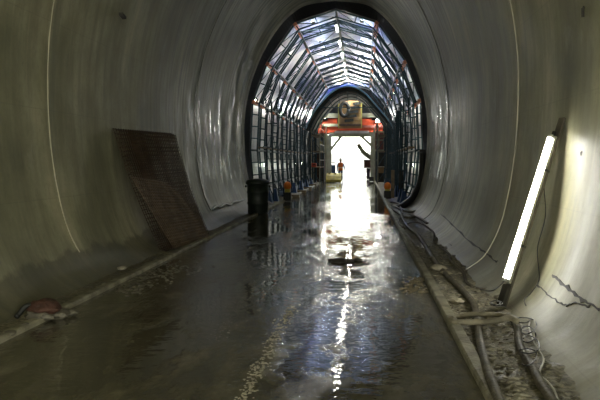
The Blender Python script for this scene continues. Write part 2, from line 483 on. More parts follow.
def shoulder(side, x0, x1, y0, y1, nx, ny, name):
    bm = B()
    g = [[bm.verts.new((x0+(x1-x0)*i/nx, y, shoulder_h(side, x0+(x1-x0)*i/nx, y))) for i in range(nx+1)] for y in [y0+(y1-y0)*(j/ny)**1.7 for j in range(ny+1)]]
    for a, b in zip(g, g[1:]):
        for i in range(nx): bm.faces.new((a[i], a[i+1], b[i+1], b[i]))
    return struct(name, bm, 'rubble', True)
shoulder(-1, -2.95, KL-.1, 2.0, RING+.0, 26, 260, 'shoulder_floor')
shoulder(1, KR+.1, 2.85, 2.0, RING+.0, 34, 420, 'shoulder_floor')
for x0, x1 in ((-3.3, KL-.1), (KR+.1, 3.3)):
    bm = B(); strip(bm, x0, x1, RING, YEND, -.5, .015); struct('shoulder_floor', bm, 'rubble')
    bm = B(); strip(bm, max(x0, -2.9), min(x1, 2.9), Y0, 2.0, -.35, .02); struct('shoulder_floor', bm, 'rubble')

# ------------------------------------------------------------------ outside, beyond the mouth
bm = B(); strip(bm, -60, 60, YEND, 200, -.6, -.02); struct('outdoor_ground', bm, 'ground')
bm = B(); nx, ny = 60, 20
g = [[bm.verts.new((-30+i, 100+j*1.5, -.1+min(3.0, j*.62)+.5*noise.noise(Vector((i*.5, j*.6, 2))))) for i in range(nx+1)] for j in range(ny+1)]
for a, b in zip(g, g[1:]):
    for i in range(nx): bm.faces.new((a[i], a[i+1], b[i+1], b[i]))
struct('outdoor_slope', bm, 'gravel', True)

# ------------------------------------------------------------------ the leaning fluorescent lamp
def lamp_pts():
    base = PZ(503, 306, .06)
    top = PX(562.5, 118, wall_x(2.05)-.03)
    return base, top
lb, lt = lamp_pts()
ax = (lt-lb).normalized()
toward = Vector((-1, -.55, 0)); toward = (toward - ax*toward.dot(ax)).normalized()      # face of the board, to the road
sidev = ax.cross(toward).normalized()
def along(t, off=0., s=0.): return lb + (lt-lb)*t + toward*off + sidev*s
def bar_oriented(bm, t0, t1, w, d, off, s=0.):
    p, q = along(t0, off, s), along(t1, off, s)
    R = Matrix((sidev, toward, ax)).transposed()
    box(bm, (p+q)/2, (w, d, (q-p).length), R)
board = thing('lamp_board', 'long grimy timber board leaning on the right wall behind the lit tube', 'board', lb)
bm = B(); bar_oriented(bm, 0, 1, .085, .03, 0); obj('plank', bm, 'board', board, bevel=.004)
bm = B(); bar_oriented(bm, 0.0, .105, .095, .05, .03); obj('foot_block', bm, 'boarddk', board, bevel=.006)
lamp = thing('fluorescent_lamp', 'lit white fluorescent tube lamp strapped to a board against the right wall', 'lamp', lb)
T0, T1 = .115, .885
bm = B(); bar_oriented(bm, T0-.005, T1+.005, .075, .035, .034); hs = obj('housing', bm, 'alu', lamp, bevel=.006)
bm = B(); rod(bm, along(T0+.01, .078), along(T1-.01, .078), .028, 16); obj('tube', bm, 'glow_main', lamp, True, label='glowing white tube')
for t in (T0, T1-.012):
    bm = B(); rod(bm, along(t, .078), along(t+.014, .078), .034, 16); obj('end_cap', bm, 'white', lamp)
for t in (.3, .7):
    bm = B(); bar_oriented(bm, t, t+.012, .092, .07, .018); obj('strap', bm, 'darksteel', board)
bm = B(); bar_oriented(bm, T1+.004, T1+.03, .03, .03, .05); obj('cable_gland', bm, 'black', lamp)

# unseen lamps behind the camera, one per wall, much brighter to fill the foreground
def back_lamp(loc, label):
    l2 = thing('fluorescent_lamp', label, 'lamp', loc)
    for o in [c for c in D.objects if c.parent == lamp]:
        c = o.copy(); COL.objects.link(c); c.parent = l2
    return l2
M['glow_back'] = mat('rear_lamp_lit', (1,1,1), .4, emit=(1.0,1.0,.87), estr=520)
def rear(loc, flip, label):
    l2 = back_lamp(loc, label)
    if flip: l2.rotation_euler = (0, 0, PI)
    for c in [c for c in D.objects if c.parent == l2]:
        if c.name.startswith('tube'): c.data = c.data.copy(); c.data.materials[0] = M['glow_back']
back_1 = rear(lb+Vector((0, -10.5, 0)), False, 'lit fluorescent tube lamp leaning on the right wall behind the camera')
back_2 = rear(Vector((-lb.x, -6.0, lb.z)), True, 'lit fluorescent tube lamp leaning on the left wall behind the camera')

# ------------------------------------------------------------------ hoses and cables of the right shoulder
def gz(px, py, r=.05):
    """ground point under a pixel on the right shoulder"""
    p = PZ(px, py, .06)
    for _ in range(4): p = PZ(px, py, shoulder_h(1, min(max(p.x, 1.9), 2.85), p.y)+r)
    return p
def gp(pts, r): return [gz(x, y, r) for x, y in pts]
bm = B(); tube(bm, gp([(401,215),(407,226),(418,235),(427,248),(436,262),(448,277),(462,290),(473,303),(477,318),(479,335),(482,352),(488,372),(497,396),(508,425)], .035), .037, 12)
tag(obj('drainage_hose', bm, 'hose', smooth=True), 'thick muddy hose snaking along the right kerb to the front', 'hose')
bm = B(); tube(bm, gp([(514,318),(518,330),(519,342),(524,355),(533,369),(541,384),(552,400),(566,420)], .035), .034, 12)
tag(obj('water_hose', bm, 'hose', smooth=True), 'grey hose running from the clay-covered pipes to the front right corner', 'hose')
bm = B(); tube(bm, gp([(409,214),(421,222),(433,232),(434,243),(447,252),(452,262),(463,272),(467,283),(480,289),(500,288)], .02), .021, 10)
tag(obj('air_hose', bm, 'hose', smooth=True), 'thinner wavy hose between the thick hose and the right wall', 'hose')
bm = B(); tube(bm, gp([(402,226),(415,222),(430,228),(441,238),(452,246)], .02), .016, 8)
tag(obj('air_hose', bm, 'hose', smooth=True), 'thin looping hose near the ring, right shoulder, farthest of the hoses', 'hose')
# pale clay-covered pipes lying across the shoulder
pp = thing('bent_pipe', 'pale clay-covered hose doubled over across the shoulder by the lamp foot', 'hose', gz(480, 320))
bm = B(); tube(bm, gp([(450,319),(462,316),(480,314),(498,315),(511,317)], .09), .026, 10); obj('pipe_run', bm, 'hoselt', pp, True)
bm = B(); tube(bm, gp([(450,319),(456,322),(475,322),(495,321),(510,318),(518,322)], .10), .028, 10); obj('pipe_run', bm, 'hoselt', pp, True)
bm = B(); rod(bm, gz(507, 316, .05), gz(516, 321, .05), .036, 12); obj('coupling', bm, 'hose', pp, True)
# cable falling from the top of the lamp
def wx(px, py, inset=.03):
    """point on the right wall seen at a pixel"""
    x = 3.0
    for _ in range(14):
        p = PX(px, py, x); x = .5*x+.5*(wall_x(max(p.z, .0))-inset)
    return PX(px, py, x)
ccg = 'cables'
top_c = along(T1+.02, .05)
bm = B()
coil = []
for i in range(64):
    t = i/63; a = 2*PI*t*4.4
    cx = 523.5+6*math.sin(t*3)-1*t+4*t*t; cy = 314+46*t
    coil.append(gz(cx+(8+2*math.sin(a*.37))*math.cos(a), cy+(5.5+1.5*math.cos(a*.7))*math.sin(a), .07+.03*math.sin(a*.5)**2))
fall = [top_c, along(.80, -.03), wx(544,180), wx(545.5,215), wx(538,245), wx(538,262), wx(539,280), wx(531,293), wx(524,301, .05)]
tube(bm, fall+coil, .0055, 6, 4)
tag(obj('lamp_cable', bm, 'cable', smooth=True), 'thin black cable falling from the lit lamp and coiling on the ground', 'cable')
bm = B(); tube(bm, [gz(x, y, .03) for x, y in ((524,301),(526,309),(531,318),(529,326),(533,340),(543,358),(540,370),(540,376),(548,382),(555,392),(558,402),(560,415))], .008, 6)
tag(obj('extension_cable', bm, 'whitecable', smooth=True), 'thin white cable lying beside the black coil at right', 'cable')
bm = B(); pts = []
for i in range(50):
    a = 2*PI*i/49*3.2; pts.append(gz(496+5*math.cos(a)+1.5*math.cos(a*.31), 303+2.2*math.sin(a), .10+.07*(1+math.sin(a))))
tube(bm, pts, .005, 6, 3)
tag(obj('wire_coil', bm, 'cable', smooth=True), 'small loose wire coil at the foot of the lamp board', 'wire')
bm = B(); tube(bm, [gz(480,289,.02), gz(490,291,.04), gz(497,288,.12), along(.13,.06)], .007, 6)
tag(obj('lamp_cable', bm, 'cable', smooth=True), 'short dark cable entering the lower end of the lit lamp', 'cable')
# thick black hose beside the ring at right
bm = B(); tube(bm, [PY(423,150,25.2), PY(422,172,25.1), PY(419,186,25.0), PY(412,198,24.8), PY(404,205,24.5), PY(396,209,24.4)], .12, 14)
tag(obj('black_duct_hose', bm, 'blackhose', smooth=True), 'fat black hose curving down the right end of the lining', 'hose')
for k, (pts, lb_) in enumerate((([(392,205),(400,209),(410,212),(420,210)], 'muddy hose crossing the right shoulder just before the ring'),
                     ([(390,202),(398,204),(402,213),(398,222),(404,228)], 'looped dark hose on the kerb at the right ring foot'),
                     ([(391,208),(405,217),(417,217),(428,224)], 'wavy hose curling below the fat black hose'))):
    bm = B(); tube(bm, gp(pts, .05), .035, 8); tag(obj('site_hose', bm, 'hose', smooth=True), lb_, 'hose')

# cracks / broken edge of the lower right wall joint: dark gouges
def crack(pts, w, name):
    bm = B(); P = catmull([wx(x, y, .0) for x, y in pts], 5); vs = []
    for i, p in enumerate(P):
        ww = w*(.35+abs(noise.noise(Vector((i*.7, pts[0][0], 0))))*1.6)
        j = .02*noise.noise(Vector((i*1.3, 3, 1)))
        xw = wall_x(p.z)
        vs.append((bm.verts.new((wall_x(p.z+ww+j)-.006, p.y, p.z+ww+j)), bm.verts.new((wall_x(max(p.z-ww+j, .01))-.006, p.y, p.z-ww+j))))
    for (a, b), (c, d) in zip(vs, vs[1:]): bm.faces.new((a, c, d, b))
    o = struct(name, bm, 'boarddk'); s_ = o.modifiers.new('thickness', 'SOLIDIFY'); s_.thickness = .008; s_.offset = 0
crack([(553,275),(562,283),(572,291),(583,300),(596,307),(604,311)], .016, 'trim_8')
crack([(538,285),(548,294),(560,303),(568,305),(578,303),(590,307)], .009, 'trim_9')
crack([(441,214),(452,224),(468,240),(482,250),(492,258),(497,262)], .012, 'trim_10')

# stones of the right shoulder
for k, (px, py, s, m, lab) in enumerate((
    (438,269,.085,'stone','pale wedge-shaped stone beside the thick hose'),
    (446,274,.06,'stone','small pale stone touching the thick hose'),
    (431,258,.05,'stonedk','small muddy stone between kerb and thick hose'),
    (456,302,.06,'stone','pale lump of rock on the right kerb side below the thick hose'),
    (490,318,.05,'stone','small pale stone under the doubled clay-covered hose'),
    (500,298,.05,'stonedk','muddy stone at the foot of the lamp board'))):
    bm = B(); p = gz(px, py, .02); rock(bm, p+Vector((0,0,s*.2)), (s*1.4, s*1.1, s*.6), k+3)
    tag(obj('stone', bm, m), lab, 'stone')
# loose chips covering the right shoulder: uncountable
bm = B(); rng = random.Random(3)
for i in range(650):
    y = 4.3+ (rng.random()**1.5)*9; x = 1.98+rng.random()*.52
    s = rng.uniform(.008, .022)
    c = Vector((x, y, shoulder_h(1, x, y)+s*.2))
    r = bmesh.ops.create_icosphere(bm, subdivisions=1, radius=1)
    for v in r['verts']:
        kk = 1+.5*noise.noise(v.co*1.5+Vector((i, 0, 0)))
        v.co = c+Vector((v.co.x*s*1.7*kk, v.co.y*s*kk, v.co.z*s*.6*kk))
tag(obj('rubble_chips', bm, 'rubble'), 'broken concrete chips strewn over the right shoulder', 'rubble', kind='stuff')

# ------------------------------------------------------------------ left side: mats, sack, stones, bin, bottles
def gl(px, py, z=.02): return PZ(px, py, z)
# rusty reinforcement sheets, leaning on the wall
def rebar_sheet(bl, br, tl, tr, sp, r, bulge=.05, off=0., skew=0.):
    bm = B(); bl, br, tl, tr = map(Vector, (bl, br, tl, tr))
    def pt(u, v):
        p = (bl*(1-u)+br*u)*(1-v)+(tl*(1-u)+tr*u)*v
        xw = -wall_x(max(p.z, .05))
        p.x = min(p.x-bulge*math.sin(PI*v), 9)
        p.x = max(p.x, xw+.02+off)
        return p
    W = (br-bl).length; H = (tl-bl).length; nu = int(W/sp); nv = int(H/sp)
    for i in range(nu+1):
        u = i/nu; tube(bm, [pt(u, v/8) for v in range(9)], r, 4, 1, False)
    for j in range(nv+1):
        v = (j+.2)/(nv+.4); tube(bm, [pt(u/4, v)+Vector((.008,0,0)) for u in range(5)], r, 4, 1, False)
    return bm
bl, br = gl(160,250), gl(206,236)
tl, tr = PX(113,128,-wall_x(2.18)+.03), PX(171,133,-wall_x(2.25)+.03)
labs = ['large dark rusty reinforcement mesh sheet leaning on the left wall, rearmost of the stack',
        'large rusty reinforcement mesh sheet sandwiched in the stack on the left wall',
        'large rusty mesh sheet third from the wall in the leaning stack',
        'shorter worn rusty mesh sheet leaning in front of the tall ones']
for k in range(3):
    d = Vector((.035*k, .05*k, -.02*k))
    tag(obj('reinforcement_mesh', rebar_sheet(bl+d, br+d, tl+d, tr+d, .085-.007*k, .0075, .05, .03*k), 'rust'), labs[k], 'wire mesh', 'rusty mesh sheets on the left wall')
sbl, sbr = gl(162,248), gl(199,238)
stl, str_ = PX(131,176,-wall_x(1.5)+.34), PX(172,183,-wall_x(1.4)+.34)
tag(obj('reinforcement_mesh', rebar_sheet(sbl+Vector((.24,-.05,0)), sbr+Vector((.24,-.05,0)), stl, str_, .075, .0075, .0, .12), 'rustlt'), labs[3], 'wire mesh', 'rusty mesh sheets on the left wall')

# red-brown sack with a rag and stones at the kerb
p = gl(44, 318)
sk = thing('sack_bundle', 'crumpled red-brown sack lying at the left kerb, near corner', 'sack', p)
bm = B(); rock(bm, p+Vector((-.01,.02,.10)), (.17,.15,.085), 4, 3, .4); obj('sack', bm, 'sack', sk, True)
bm = B(); rock(bm, p+Vector((-.02,0,.04)), (.15,.16,.055), 8, 3, .5); obj('sack_base', bm, 'stonedk', sk, True, label='mud-caked underside of the sack')
bm = B(); tube(bm, [p+Vector((-.12,.05,.12)), p+Vector((-.20,.02,.11)), p+Vector((-.25,-.03,.04)), p+Vector((-.26,-.06,.02))], .028, 8); obj('sack_tail', bm, 'darksteel', sk, True)
for k, (px, py, s, m, lab) in enumerate((
    (58,314,.085,'stonedk','muddy rock leaning against the red-brown sack'),
    (66,263,.05,'stone','small pale stone at the foot of the left wall, under the seam'),
    (122,268,.055,'stone','pale flat stone on the left shoulder before the mesh sheets'),
    (104,284,.04,'stonedk','small dark stone on the left shoulder by the kerb'),
    (72,312,.05,'stonedk','dark flat stone wedged along the left kerb'),
    (24,325,.04,'stonedk','small dark stone left of the red-brown sack'),
    (10,333,.045,'stonedk','dark stone at the lower left edge beside the kerb'))):
    bm = B(); q = gl(px, py, .04); rock(bm, q, (s*1.3, s*1.4, s*.6), k+13); tag(obj('stone', bm, m), lab, 'stone')
# pale grit spilled on the road by the left kerb
def grit(pts, n, smin, smax, name, label, m, seed):
    bm = B(); rng = random.Random(seed)
    for i in range(n):
        px, py, sp = rng.choice(pts)
        q = PZ(px+rng.gauss(0, sp*1.6), py+rng.gauss(0, sp*.45), .0)
        if q.x < KL+.05 or q.x > KR-.02: continue
        s = rng.uniform(smin, smax)
        r = bmesh.ops.create_icosphere(bm, subdivisions=1, radius=1)
        for v in r['verts']:
            kk = 1+.5*noise.noise(v.co*1.5+Vector((i, 0, 0))); v.co = q+Vector((v.co.x*s*1.3*kk, v.co.y*s*1.3*kk, max(v.co.z, -.2)*s*.7*kk))
    return tag(obj(name, bm, m), label, 'gravel', kind='stuff')
grit([(138,284,8),(150,279,9),(165,274,8),(182,268,8),(125,290,6)], 230, .008, .026, 'spilled_grit', 'pale grit spilled on the road along the left kerb', 'stonedk', 5)
grit([(418,283,5),(427,280,5),(412,290,5),(425,290,4)], 170, .010, .030, 'mud_crumbs', 'yellow-brown mud crumbs on the road by the right kerb', 'mud', 6)
trk = [(291-50*t, 308+94*t, 2.6) for t in [i/24 for i in range(25)]]
grit(trk, 420, .004, .011, 'track_grit', 'trail of fine light grit in a wheel track on the wet road', 'stone', 7)
grit([(250-35*t, 290+50*t, 3) for t in [i/12 for i in range(13)]], 110, .004, .009, 'track_grit', 'sparser grit trail left of the light wheel track', 'stonedk', 8)
# dark clod in the road
bm = B(); q = PZ(339, 262, 0)
for i, (dx, dy, s) in enumerate(((0,0,.13), (.16,.05,.08), (-.12,.10,.07), (.30,.2,.07))): rock(bm, q+Vector((dx, dy, .015)), (s, s*1.3, s*.4), i+30)
tag(obj('mud_clod', bm, 'boarddk', smooth=True), 'dark mud clod in the bright streak on the wet road', 'mud')

# waste drum at the ring
q = PZ(261, 214, .0); by = q.y
q = Vector((PY(258,214,by).x, by, .0))
bn = thing('waste_drum', 'dark green lidded drum standing at the left end of the lining', 'drum', q)
k_ = by/700.
R_ = 11.3*k_; Hh = 33*k_
bm = B(); lathe(bm, [(R_*.86,.0),(R_*.9,.03),(R_*.93,Hh*.3),(R_*.97,Hh*.32),(R_*.97,Hh*.36),(R_*.93,Hh*.38),(R_*.96,Hh*.64),(R_*1.0,Hh*.66),(R_*1.0,Hh*.70),(R_*.96,Hh*.72),(R_*.97,Hh*.93)], q, 28); obj('drum_body', bm, 'bin', bn, True)
bm = B(); lathe(bm, [(R_*1.04,Hh*.91),(R_*1.09,Hh*.93),(R_*1.09,Hh*.97),(R_*1.0,Hh*1.04),(R_*.5,Hh*1.08),(.02,Hh*1.09)], q, 28); ld = obj('lid', bm, 'bin', bn, True)
for sgn in (-1, 1):
    bm = B(); box(bm, q+Vector((sgn*R_*1.06, 0, Hh*.85)), (.05,.14,.07)); obj('handle', bm, 'bin', ld, bevel=.01)
# shiny hose along the foot of the left wall
def wl(px, py, inset=.05):
    x = 3.0
    for _ in range(14):
        p = PX(px, py, -x); x = .5*x+.5*(wall_x(max(p.z, .0))-inset)
    return PX(px, py, -x)
bm = B(); tube(bm, [wl(x, y) for x, y in ((212,210),(216,206.5),(220,207.5),(225,204),(230,205),(234,202),(239,201.5),(243,199.5))], lambda t: .016+.02*abs(math.sin(t*14)), 10)
tag(obj('silver_hose', bm, 'alu', smooth=True), 'lumpy shiny hose lying at the foot of the left wall beside the drum', 'hose')

# ------------------------------------------------------------------ the rib gantry
def inset(poly, k, c=Vector((0,0,3.0))):
    out = []
    for i, p in enumerate(poly):
        t = poly[min(i+1, len(poly)-1)]-poly[max(i-1, 0)]; n = Vector((-t.z, 0, t.x)).normalized()
        if n.dot(c-p) < 0: n = -n
        out.append(p+n*k)
    return out
INNER = inset(FULL, .26)
gantry = thing('rib_gantry', 'blue steel rib gantry of polygon frames filling the tunnel beyond the lining', 'gantry', (0, 25.5, 0))
FY = [25.75, 27.6, 31.4, 35.2, 39.0, 42.8, 46.6]; NF = len(FY); G0 = FY[0]
frame_me = None
def frame_bm():
    bm = B()
    for poly, w in ((FULL, .065), (INNER, .05)):
        for a, b in zip(poly, poly[1:]): beam(bm, a, b, w, w)
    for i, (a, b, c, d) in enumerate(zip(FULL, FULL[1:], INNER, INNER[1:])):
        up = (a.z+b.z)/2 > 3.0; n = max(2, int((b-a).length/(.75 if up else .42)))
        for j in range(n+1):
            t = j/n; beam(bm, a.lerp(b, t), c.lerp(d, t), .035)
            if up and j < n: rod(bm, a.lerp(b, t), c.lerp(d, (j+1)/n), .014, 5)
    return bm
for i in range(NF):
    y = FY[i]
    for dy in ((0, .42) if i else (0,)):
        if frame_me is None:
            o = obj('rib_frame', frame_bm(), 'steel', gantry); frame_me = o.data
        else:
            o = D.objects.new('rib_frame', frame_me); COL.objects.link(o); o.parent = gantry
        o.location = (0, y+dy-25.5, 0)
YG1 = FY[-1]+.42
# corner runners (purlins) along the gantry, with red plates
for i, p in enumerate(FULL):
    if i in (0, len(FULL)-1): continue
    bm = B(); beam(bm, p+Vector((0,G0,0)), p+Vector((0,YG1,0)), .07, .07); obj('corner_runner', bm, 'steeldk', gantry)
    q = INNER[i]; bm = B(); beam(bm, q+Vector((0,G0,0)), q+Vector((0,YG1,0)), .045, .045); obj('corner_runner', bm, 'steel', gantry)
plate_me = {}
for i in (2, 3, 4, 5, 7, 8, 9, 10):
    if i not in (3,4,5,7,8,9): continue
    for k in range(NF):
        if i not in plate_me:
            bm = B(); p = FULL[i]*.75+INNER[i]*.25; t = (FULL[i+1]-FULL[i-1]).normalized()
            box(bm, p, (.13, .9, .10), Matrix.Rotation(-math.atan2(t.z, t.x), 3, 'Y'))
            o = obj('corner_plate', bm, 'redplate', gantry); plate_me[i] = o.data
        else:
            o = D.objects.new('corner_plate', plate_me[i]); COL.objects.link(o); o.parent = gantry
        o.location = (0, FY[k]+.21-25.5, 0)
# diagonal wind braces in the bays
rng = random.Random(11)
for i in range(len(INNER)-1):
    for k in range(0, NF-1):
        if rng.random() < .25: continue
        a, b = INNER[i], INNER[i+1]; y0 = FY[k]+.42; y1 = FY[k+1]
        if k % 2: a, b = b, a
        bm = B(); rod(bm, a+Vector((0,y0,0)), b+Vector((0,y1,0)), .017, 6)
        m_ = (a+b)/2; rod(bm, m_+Vector((0,(y0+y1)/2,0)), b+Vector((0,y0,0)), .014, 6); obj('wind_brace', bm, 'steel', gantry)
# side walkway planks
for sgn in (-1, 1):
    for z, w in ((2.12, .22),):
        xw = 2.78 if z < 3 else 2.62
        bm = B(); box(bm, (sgn*xw, (G0+YG1)/2, z), (w, YG1-G0, .045)); obj('walkway_plank', bm, 'wood', gantry)
        bm = B(); rod(bm, (sgn*(xw-w/2), G0, z+.03), (sgn*(xw-w/2), YG1, z+.03), .02, 6); obj('rail', bm, 'steeldk', gantry)
# blue foot beams and shoes
for sgn in (-1, 1):
    bm = B(); beam(bm, (sgn*2.62, G0, .22), (sgn*2.62, YG1, .22), .16, .2); obj('foot_beam', bm, 'bluepaint', gantry)
    for k in range(NF):
        y = FY[k]+.2
        bm = B()
        vs = [(-.16,-.26,0),(.16,-.26,0),(.16,.26,0),(-.16,.26,0),(-.05,-.07,.5),(.05,-.07,.5),(.05,.07,.5),(-.05,.07,.5)]
        V = [bm.verts.new(Vector(v)+Vector((sgn*2.5, y, .02))) for v in vs]
        for f in ((0,1,2,3),(4,5,6,7),(0,1,5,4),(1,2,6,5),(2,3,7,6),(3,0,4,7)): bm.faces.new([V[j] for j in f])
        obj('shoe', bm, 'bluepaint', gantry)
# inner side posts: ladder-like uprights
for sgn in (-1, 1):
    for k in range(2*NF-1):
        y = FY[0]+.9+k*1.75
        bm = B()
        for dx in (0, .20):
            rod(bm, (sgn*(2.42+dx), y, .1), (sgn*(2.50+dx), y, 4.0), .024, 6)
        for j in range(8): rod(bm, (sgn*(2.43+j*.01), y, .35+j*.45), (sgn*(2.63+j*.01), y, .35+j*.45), .016, 5)
        obj('upright', bm, 'steeldk', gantry)

# lamps hung under the crown of the gantry
def string_lamp():
    t = thing('string_lamp', 'x', 'lamp', (0,0,0), 'tube lamps strung under the gantry crown')
    bm = B(); rod(bm, (0,-.45,0), (0,.45,0), .035, 12); obj('tube', bm, 'glow_str', t, True)
    bm = B(); box(bm, (0,0,.055), (.09,1.0,.05)); obj('housing', bm, 'white', t)
    for yy in (-.3, .3):
        bm = B(); rod(bm, (0,yy,.08), (0,yy,.33), .006, 5); obj('hanger', bm, 'cable', t)
    return t
sl = string_lamp(); z_ = PV[0].z-.52
names = ['nearest', 'second', 'third', 'fourth', 'fifth', 'sixth']
for i in range(6):
    o = sl if i == 0 else dup(sl, (0,0,0))
    o.location = (0.0, 26.6+i*3.3, z_)
    o['label'] = 'lit tube lamp hanging under the gantry crown, %s from the lining end' % names[i]
# work lights facing the sheeting (housing towards the road)
def flood(name, glow, cat_group):
    t = thing(name, 'x', 'lamp', (0,0,0), cat_group)
    bm = B(); box(bm, (0,0,0), (.05,.34,.14)); obj('housing', bm, 'darksteel', t, bevel=.01)
    bm = B(); box(bm, (.03,0,0), (.008,.30,.11)); obj('lens', bm, glow, t)
    return t
fl_blue = flood('work_light', 'glow_blue', 'work lights behind the upper ribs')
fl_side = flood('work_light', 'glow_side', 'work lights behind the side ribs')
posn = ['nearest to the lining', 'second from the lining', 'third from the lining', 'fourth from the lining', 'fifth from the lining', 'sixth from the lining', 'seventh from the lining']
def put(proto, used, loc, ang, label):
    o = proto if not used else dup(proto, (0,0,0))
    o.location = loc; o.rotation_euler = (0, -ang, 0)
    o['label'] = label
    return True
ub = us = False
for k in range(5):
    y = 27.2+k*4.3
    for sgn in (-1, 1):
        p = FULL[6+sgn*1]; q = FULL[6]
        c = (p*.62+q*.38)*1.0
        ub = put(fl_blue, ub, (c.x, y, c.z+.14), PI/2 + sgn*(-.25), 'small floodlight above the %s upper ribs, %s' % ('left' if sgn < 0 else 'right', posn[k]))
        for j, (ii, dz, where) in enumerate(((2, .12, 'shoulder'), (3, .15, 'side'))):
            c = FULL[6+sgn*ii]
            ang = (0.75 if j == 0 else .35)
            us = put(fl_side, us, (c.x+sgn*.16, y+.6*j, c.z+dz+.10), ang if sgn > 0 else PI-ang, 'small floodlight at the %s %s corner of the ribs, %s' % ('left' if sgn < 0 else 'right', where, posn[k]))
        us = put(fl_side, us, (sgn*2.95, y+1.0, 1.45), 0.25 if sgn > 0 else PI-.25, 'small floodlight low behind the %s ribs, %s' % ('left' if sgn < 0 else 'right', posn[k]))

# ------------------------------------------------------------------ arched formwork carriage
YA = 44.5
arch = thing('arch_carriage', 'arched blue rib carriage with dark skin standing inside the gantry', 'gantry', (0, YA, 0))
AP = [(305,130),(309,121),(314,112),(320,104),(330,93.5),(339,88),(348,86.2),(357,88),(366,94),(374,103),(382,112),(389,121),(394,130)]
apts = catmull([PY(x, y, YA) for x, y in AP], 4)
for k in range(4):
    bm = B(); sc = 1-.01*k
    pts = [Vector((p.x*sc, YA+k*2.4, p.z)) for p in apts]
    tube(bm, pts, .05, 8, 1, False); obj('arch_rib', bm, 'archblue' if k == 0 else 'steeldk', arch, True)
bm = B(); y0, y1 = YA+.2, YA+9.5
g0 = [bm.verts.new((p.x*1.01, y0, p.z+.05)) for p in apts]; g1 = [bm.verts.new((p.x*1.01, y1, p.z+.05)) for p in apts]
for i in range(len(apts)-1): bm.faces.new((g0[i], g0[i+1], g1[i+1], g1[i]))
o = obj('skin', bm, 'darksteel', arch, True); s_ = o.modifiers.new('t', 'SOLIDIFY'); s_.thickness = .05
for sgn, e in ((-1, apts[0]), (1, apts[-1])):
    for yy in (YA, YA+4.6, YA+9.2):
        bm = B(); beam(bm, (e.x, yy, e.z), (e.x*1.0, yy, .02), .14, .14); obj('leg', bm, 'steeldk', arch)
    bm = B(); beam(bm, (e.x, YA, 2.2), (e.x, YA+9.2, 2.2), .1, .1); obj('side_beam', bm, 'steeldk', arch)
    bm = B(); rod(bm, (e.x, YA, .3), (e.x, YA+4.6, 3.2), .04, 6); rod(bm, (e.x, YA, 3.2), (e.x, YA+4.6, .3), .04, 6); obj('cross_brace', bm, 'steel', arch)
bm = B()
for a in range(-3, 4):
    rod(bm, (a*.45, YA, 5.0), (a*.62, YA, 6.0-.1*a*a*.9), .02, 5)
rod(bm, (-1.9, YA, 5.0), (1.9, YA, 5.0), .03, 6); obj('arch_truss', bm, 'steeldk', arch)

# ------------------------------------------------------------------ portal carriage with red beam
YP = 57.0
K = YP/700
def pp_(px, py, dy=0.): return PY(px, py, YP+dy)
def pbox(bm, x0, y0, x1, y1, dy=0., depth=.3):
    a, b = pp_(x0, y1, 0), pp_(x1, y0, 0)
    box(bm, ((a.x+b.x)/2, YP+dy+depth/2, (a.z+b.z)/2), (b.x-a.x, depth, b.z-a.z))
portal = thing('portal_carriage', 'portal carriage with red cross beam around the bright far opening', 'carriage', (0, YP, 0))
def pb(name, m, *a, dy=0., depth=.3, bevel=.0, par=None, label=None):
    bm = B(); pbox(bm, *a, dy=dy, depth=depth); return obj(name, bm, m, par or portal, bevel=bevel, label=label)
pb('cream_beam', 'cream', 316,113,386,117.5, dy=.0, depth=.35)
pb('red_beam', 'red', 318,118.5,337,133, dy=.25, depth=.4); pb('red_beam', 'red', 362,118.5,383,133, dy=.25, depth=.4)
pb('red_beam', 'red', 336,127.5,363,133, dy=.45, depth=.3)
pb('stiffener', 'cream', 322,123.5,338,126.5, dy=.1, depth=.12); pb('stiffener', 'maroon', 362,125,383,127.5, dy=.1, depth=.12)
pb('lintel', 'cream', 329,132.5,374,137, dy=-.2, depth=.5); pb('lintel_flange', 'white', 335,131,369,133.5, dy=-.45, depth=.2)
# legs
for x0, x1 in ((327,331.5), (370.5,374)):
    a = pp_(x0, 135); b = pp_(x1, 135); bm = B(); box(bm, ((a.x+b.x)/2, YP, a.z/2+.01), (b.x-a.x, .35, a.z-.02)); obj('leg', bm, 'cream', portal, bevel=.02)
    bm = B(); box(bm, ((a.x+b.x)/2, YP-.35, .2), (.5,.7,.36)); obj('leg_foot', bm, 'darksteel', portal, bevel=.03)
# diagonals in the corners of the opening
bm = B(); beam(bm, pp_(328,153), pp_(341,136.5), .46, .2); obj('corner_brace', bm, 'cream', portal)
bm = B(); beam(bm, pp_(373,147), pp_(361,136), .30, .2); obj('corner_brace', bm, 'cream', portal)
bm = B(); tube(bm, [pp_(358,144,2), pp_(361,149,2), pp_(365,153.5,2), pp_(371,158,2), pp_(374,160,2)], .17, 12); obj('curved_duct', bm, 'cream', portal, True)
# dark bulkhead over the opening, closed against the sheeting
bm = B(); z0 = pp_(350,134).z
def wz(z):
    for a, b in zip(outer[NP//2:], outer[NP//2+1:]):
        if a.y >= z >= b.y: return a.x+(b.x-a.x)*(a.y-z)/max(a.y-b.y, 1e-6)-.01
    return .2 if z > 6 else outer[-1].x-.01
def slab(x0a, x1a, z_a, x0b, x1b, z_b):
    v = [bm.verts.new((x, YP+1.0+d, z)) for d in (0, .06) for x, z in ((x0a, z_a), (x1a, z_a), (x1b, z_b), (x0b, z_b))]
    for f in ((0,1,2,3), (7,6,5,4), (0,4,5,1), (1,5,6,2), (2,6,7,3), (3,7,4,0)): bm.faces.new([v[k] for k in f])
xl, xr = pp_(327,150).x, pp_(374,150).x
zs = [z0+(outer[NP//2].y-.02-z0)*(1-(1-i/24)**2) for i in range(25)]
for za, zb_ in zip(zs, zs[1:]): slab(-wz(za), wz(za), za, -wz(zb_), wz(zb_), zb_)
